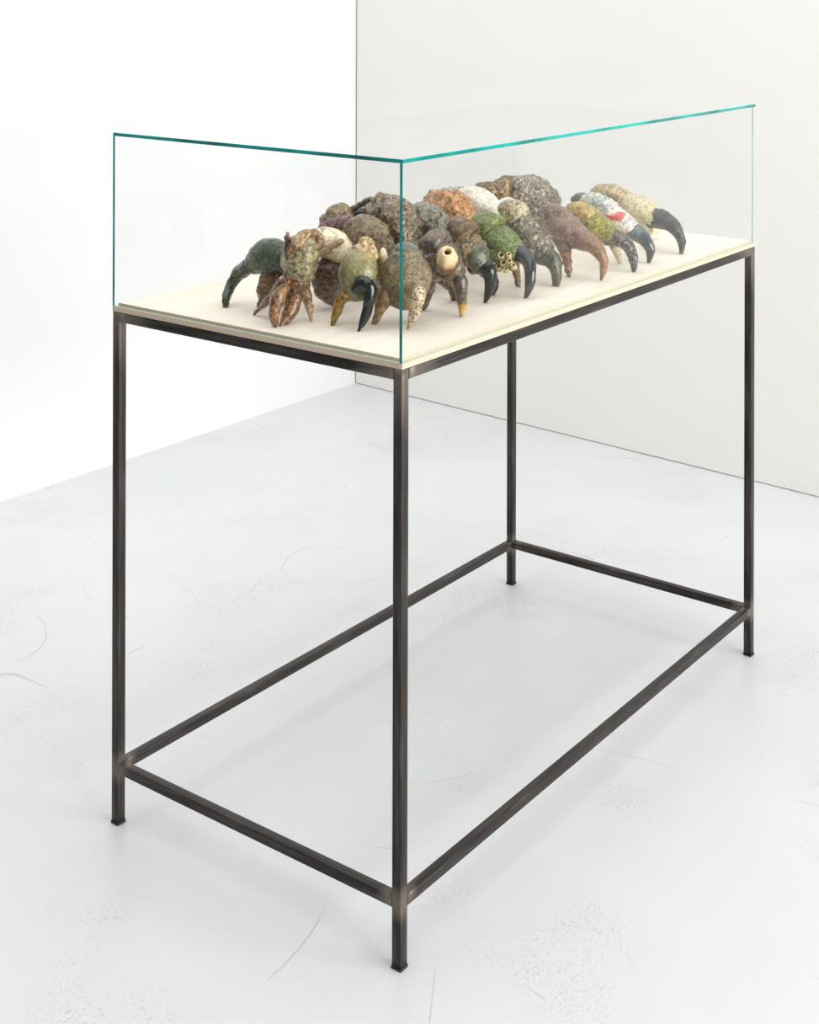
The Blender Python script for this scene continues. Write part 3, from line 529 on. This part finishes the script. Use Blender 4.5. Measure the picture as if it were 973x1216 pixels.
    ('fixed_finger','r12_palm','rough',[[0.357,0.37,1.159,0.022],[0.362,0.36,1.119,0.018],[0.362,0.355,1.079,0.012],[0.362,0.355,1.057,0.004]],1,0.4,0.8),
    ('shell_chip','w_palm','smooth',[[0.295,0.272,1.171,0.006],[0.291,0.268,1.159,0.01],[0.289,0.264,1.147,0.005]],1,0.8,0.8),
  ], []),
  ('large dark rocky claw with an arched opening at its back', 'x', [
    ('palm','r10_palm','rock',[[0.47,0.425,1.211,0.03],[0.447,0.385,1.216,0.043],[0.437,0.352,1.202,0.047],[0.435,0.327,1.168,0.042],[0.43,0.315,1.125,0.03]],0.95,0.7,0.8),
    ('arch','r10_palm','rock',[[0.447,0.395,1.24,0.016],[0.44,0.43,1.234,0.009],[0.432,0.462,1.217,0.008],[0.427,0.49,1.196,0.01]],1,0.5,0.7),
    ('back_lump','r10_back','rock',[[0.395,0.445,1.192,0.02],[0.41,0.475,1.205,0.026],[0.42,0.505,1.189,0.028],[0.425,0.525,1.155,0.022]],1.1,0.8,0.8),
    ('cavity_wall','r10_dark','rough',[[0.465,0.44,1.195,0.02],[0.462,0.475,1.192,0.024],[0.455,0.505,1.18,0.022]],1.0,0.8,0.8),  # added dark lump; its colour paints the shade inside the opening
    ('movable_finger','r10_palm','rough',[[0.42,0.34,1.15,0.03],[0.4,0.325,1.11,0.022],[0.395,0.32,1.057,0.007]],1,0.4,0.8),
    ('fixed_finger','r10_back','rough',[[0.43,0.51,1.17,0.022],[0.435,0.535,1.12,0.016],[0.43,0.54,1.057,0.006]],1,0.4,0.8),
  ], []),
  ('grey pearly claw with a pale rim behind the cone barnacle claw', 'x', [
    ('palm','r13_palm','lump',[[0.535,0.395,1.185,0.026],[0.535,0.36,1.193,0.038],[0.528,0.325,1.188,0.041],[0.52,0.295,1.168,0.03]],1.05,0.6,0.8),
    ('wrist','r13_wrist','rough',[[0.53,0.44,1.18,0.02],[0.532,0.415,1.193,0.03],[0.535,0.39,1.195,0.032]],1.05,0.8,0.4),
    ('rim','r13_rim','smooth',[[0.572,0.355,1.195,0.006],[0.575,0.325,1.186,0.009],[0.568,0.295,1.168,0.008],[0.558,0.28,1.15,0.004]],1,0.8,0.8),
    ('movable_finger','k_fing','smooth',[[0.48,0.3,1.165,0.012],[0.475,0.285,1.15,0.01],[0.473,0.28,1.12,0.008],[0.475,0.28,1.057,0.003]],1,0.4,0.8),
    ('fixed_finger','r13_palm','rough',[[0.54,0.36,1.165,0.02],[0.545,0.35,1.12,0.015],[0.545,0.345,1.057,0.005]],1,0.4,0.8),
  ], []),
  ('orange-tan knobbly claw behind the grey pearly claw', 'x', [
    ('palm','r14_palm','rock',[[0.645,0.415,1.19,0.028],[0.645,0.385,1.203,0.04],[0.64,0.345,1.2,0.044],[0.632,0.305,1.178,0.034]],1.1,0.6,0.8),
    ('movable_finger','r14_palm','rough',[[0.65,0.41,1.18,0.024],[0.652,0.445,1.15,0.019],[0.65,0.47,1.1,0.012],[0.65,0.475,1.057,0.004]],1,0.4,0.8),
    ('fixed_finger','r14_palm','rough',[[0.625,0.335,1.17,0.022],[0.62,0.32,1.12,0.016],[0.62,0.315,1.057,0.005]],1,0.4,0.8),
  ], []),
  ('smooth white claw behind the green stippled claw', 'x', [
    ('palm','r15_palm','smooth',[[0.745,0.4,1.19,0.028],[0.742,0.37,1.203,0.038],[0.735,0.33,1.196,0.04],[0.725,0.285,1.172,0.03]],0.95,0.6,0.8),
    ('wrist','r15_grey','rough',[[0.742,0.46,1.2,0.018],[0.745,0.43,1.208,0.026],[0.746,0.395,1.207,0.03]],1.15,0.8,0.4),
    ('movable_finger','r15_palm','rough',[[0.74,0.36,1.175,0.024],[0.745,0.38,1.12,0.016],[0.745,0.385,1.057,0.005]],1,0.4,0.8),
  ], []),
  ('long dark brown and gold lobed claw lying highest across the heap', 'y', [
    ('palm','r16_palm','rock',[[1.0952,0.37,1.161,0.0293],[1.0477,0.37,1.1792,0.0434],[0.9897,0.37,1.1943,0.0449],[0.9333,0.37,1.2069,0.0342]],1.0,0.7,0.6),
    ('middle_lobe','r16_gold','rock',[[0.9717,0.385,1.2053,0.0285],[0.9346,0.39,1.2132,0.0303],[0.8981,0.395,1.2109,0.0281],[0.8731,0.4,1.2074,0.02]],1.0,0.6,0.7),
    ('wrist','r16_back','rock',[[0.8911,0.4,1.2033,0.0201],[0.8775,0.415,1.2056,0.0251],[0.8637,0.425,1.2024,0.023],[0.8571,0.435,1.1963,0.014]],1.0,0.6,0.8),
    ('movable_finger','r16_palm','rough',[[1.045,0.38,1.165,0.022],[1.07,0.4,1.13,0.018],[1.075,0.42,1.09,0.012],[1.07,0.43,1.057,0.004]],1,0.4,0.8),
    ('fixed_finger','r16_palm','rough',[[0.99,0.36,1.165,0.026],[0.985,0.34,1.12,0.018],[0.985,0.335,1.057,0.005]],1,0.4,0.8),
    ('shell_patch','r15_palm','smooth',[[0.8098,0.33,1.1935,0.0097],[0.8419,0.33,1.1935,0.0157],[0.8552,0.32,1.1829,0.0118]],1.3,0.8,0.8),
  ], []),
]

def catmull(pts, t):
    n = len(pts) - 1
    i = min(int(t), n - 1); f = t - i
    p0 = pts[i - 1] if i > 0 else [2 * a - b for a, b in zip(pts[0], pts[1])]
    p3 = pts[i + 2] if i + 2 <= n else [2 * a - b for a, b in zip(pts[n], pts[n - 1])]
    p1, p2 = pts[i], pts[i + 1]
    return [.5 * (2 * b + (c - a) * f + (2 * a - 5 * b + 4 * c - d) * f * f + (3 * b - a - 3 * c + d) * f ** 3) for a, b, c, d in zip(p0, p1, p2, p3)]

def relief(style, p, al, ph, r, sd):
    q = p + Vector((sd, sd * .7, -sd))
    fb = lambda s, o=4: noise.fractal(q * s, 1.0, 2.0, o)
    d = 0.0
    if style == 'smooth': d = .0016 * fb(30, 3) + .0005 * fb(160, 2)
    elif style == 'rough': d = .0045 * fb(45) + .0022 * fb(170, 3)
    elif style == 'soft': d = .0026 * fb(38, 3) + .0011 * fb(150, 3)
    elif style == 'stip':
        c = noise.voronoi(q * 210)[0][0]
        d = .0030 * fb(35, 3) + .0016 * (.45 - c)
    elif style == 'pitted':
        c = noise.voronoi(q * 260)[0][0]
        d = .0010 * fb(40, 3) - .0022 * max(0, .42 - c)
    elif style == 'lump':
        c = noise.voronoi(q * 52)[0][0]
        d = .0045 * fb(32, 4) + .0050 * (.5 - c) + .0010 * fb(180, 2)
    elif style == 'rock':
        c = noise.voronoi(q * 42)[0]
        d = .0065 * fb(34, 5) + .010 * (.45 - c[0]) + .0018 * fb(150, 3)
    elif style == 'ring':
        d = .055 * r * math.sin(al * 34 + .8 * fb(20, 2)) + .0018 * fb(60, 4)
    elif style == 'twist':
        d = .15 * r * math.sin(al * 20) + .0008 * fb(60, 3)
    elif style == 'groove':
        d = .0009 * math.sin(ph * 46 + 2.2 * fb(14, 2)) + .0012 * fb(40, 3) + .0006 * fb(200, 2)
    return d

def loft(name, mat, style, nodes, lat, c0, c1, axis, parent, org, sd):
    n = len(nodes) - 1
    K = 120
    samp = [catmull(nodes, n * i / K) for i in range(K + 1)]
    pos = [Vector(s[:3]) for s in samp]
    cum = [0.0]
    for i in range(K): cum.append(cum[-1] + (pos[i + 1] - pos[i]).length)
    tot = cum[-1]
    def at_len(s):
        if s <= 0:
            tdir = (pos[1] - pos[0]).normalized(); return pos[0] + tdir * s, samp[0][3], tdir
        if s >= tot:
            tdir = (pos[-1] - pos[-2]).normalized(); return pos[-1] + tdir * (s - tot), samp[-1][3], tdir
        i = next(k for k in range(K) if cum[k + 1] >= s); f = (s - cum[i]) / max(1e-9, cum[i + 1] - cum[i])
        a, b = max(0, i - 1), min(K, i + 2)
        return pos[i].lerp(pos[i + 1], f), samp[i][3] * (1 - f) + samp[i + 1][3] * f, (pos[b] - pos[a]).normalized()
    r0, r1 = max(.001, samp[0][3]), max(.0006, samp[-1][3])
    e0, e1 = c0 * r0, c1 * r1
    big = max(s[3] for s in samp)
    fine = style in ('stip', 'pitted', 'rock', 'lump', 'groove')
    nr = max(14, int((tot + e0 + e1) / (.0026 if fine else .0036))); nr = min(nr, 70)
    na = max(16, min(56, int(2 * math.pi * big / (.0030 if fine else .0042))))
    # stations: both caps, then the body
    st = []
    nc = 6
    for k in range(nc): st.append((-e0 * math.cos(math.pi / 2 * k / nc), math.sin(math.pi / 2 * k / nc)))
    for k in range(nr + 1): st.append((tot * k / nr, 1.0))
    for k in range(1, nc + 1): st.append((tot + e1 * math.sin(math.pi / 2 * k / nc), math.cos(math.pi / 2 * k / nc)))
    latv = Vector((1, 0, 0)) if axis == 'x' else Vector((0, 1, 0))
    bm = bmesh.new(); la = bm.verts.layers.float.new('along')
    rings = []; prev = None
    for idx, (s, cf) in enumerate(st):
        c, r, td = at_len(s)
        lv = latv - td * latv.dot(td)
        if lv.length < .35:
            alt = Vector((0, 1, 0)) if axis == 'x' else Vector((1, 0, 0))
            lv = alt - td * alt.dot(td)
            if prev is not None: lv = prev - td * prev.dot(td)
        lv.normalize()
        if prev is not None and lv.dot(prev) < 0: lv = -lv
        prev = lv
        nv = td.cross(lv).normalized()
        al = min(1, max(0, s / tot))
        if idx == 0 or idx == len(st) - 1:
            c = c.copy(); c.z = max(c.z, ZT + .0004)
            v = bm.verts.new(c - org); v[la] = al; rings.append([v]); continue
        rg = []
        for j in range(na):
            ph = 2 * math.pi * j / na
            dirv = lv * (math.cos(ph) * lat) + nv * math.sin(ph)
            p = c + dirv * (r * cf)
            dd = relief(style, p, al, ph, r, sd)
            lim = .30 * r * max(cf, .15)
            dd = max(-lim, min(lim, dd)) * min(1, cf * 1.3)
            p = p + dirv.normalized() * dd
            if p.z < ZT + .0004: p.z = ZT + .0004
            v = bm.verts.new(p - org); v[la] = al; rg.append(v)
        rings.append(rg)
    for a, b in zip(rings, rings[1:]):
        if len(a) == 1:
            for j in range(na): bm.faces.new((a[0], b[(j + 1) % na], b[j]))
        elif len(b) == 1:
            for j in range(na): bm.faces.new((a[j], a[(j + 1) % na], b[0]))
        else:
            for j in range(na): bm.faces.new((a[j], a[(j + 1) % na], b[(j + 1) % na], b[j]))
    bmesh.ops.recalc_face_normals(bm, faces=bm.faces[:])
    return mesh_obj(name, bm, G[mat], parent, smooth=True)

def barnacle(name, mat, b0, t0, parent, org):
    """hollow cone: outer wall, rounded rim, inner well"""
    p0, p1 = Vector(b0[:3]), Vector(t0[:3]); ax = p1 - p0; h = ax.length; ax.normalize()
    R0, R1 = b0[3], t0[3]
    prof = [(R0 * 1.05, -.35 * h), (R0, 0), (R0 * .94, .3 * h), (R0 * .80 + R1 * .08, .6 * h), (R0 * .42 + R1 * .56, .9 * h), (R1, 1.0 * h), (R1 * .84, .98 * h), (R1 * .74, .6 * h), (R1 * .66, -.1 * h), (0.0002, -.2 * h)]
    lv = ax.orthogonal().normalized(); nv = ax.cross(lv)
    bm = bmesh.new(); la = bm.verts.layers.float.new('along'); rings = []; na = 24
    for r, z in prof:
        rg = []
        for j in range(na):
            ph = 2 * math.pi * j / na
            rr = r * (1 + .05 * math.sin(ph * 7 + R0 * 900) + .04 * math.sin(ph * 3))
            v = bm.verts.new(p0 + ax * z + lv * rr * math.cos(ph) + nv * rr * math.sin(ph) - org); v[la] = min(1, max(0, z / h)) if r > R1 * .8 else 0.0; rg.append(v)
        rings.append(rg)
    for a, b in zip(rings, rings[1:]):
        for j in range(na): bm.faces.new((a[j], a[(j + 1) % na], b[(j + 1) % na], b[j]))
    bm.faces.new(rings[-1])
    bmesh.ops.recalc_face_normals(bm, faces=bm.faces[:])
    return mesh_obj(name, bm, G[mat], parent, smooth=True)

for ci, (label, axis, parts, extra) in enumerate(CLAWS):
    low = sorted((nd for p in parts for nd in p[3]), key=lambda q: q[2])[:2]
    org = Vector((sum(q[0] for q in low) / len(low), sum(q[1] for q in low) / len(low), ZT))
    root = empty('crab_claw', org)
    tag(root, label, 'crab claw', 'glazed ceramic crab claws in the glass case')
    main = None
    for k, (nm, mat, style, nodes, lat, c0, c1) in enumerate(parts):
        o = loft(nm, mat, style, nodes, lat, c0, c1, axis, root, org, ci * 1.37 + k * .31)
        if nm == 'palm': main = o
    for nm, mat, b0, t0 in extra:
        barnacle(nm, mat, b0, t0, main or root, org)
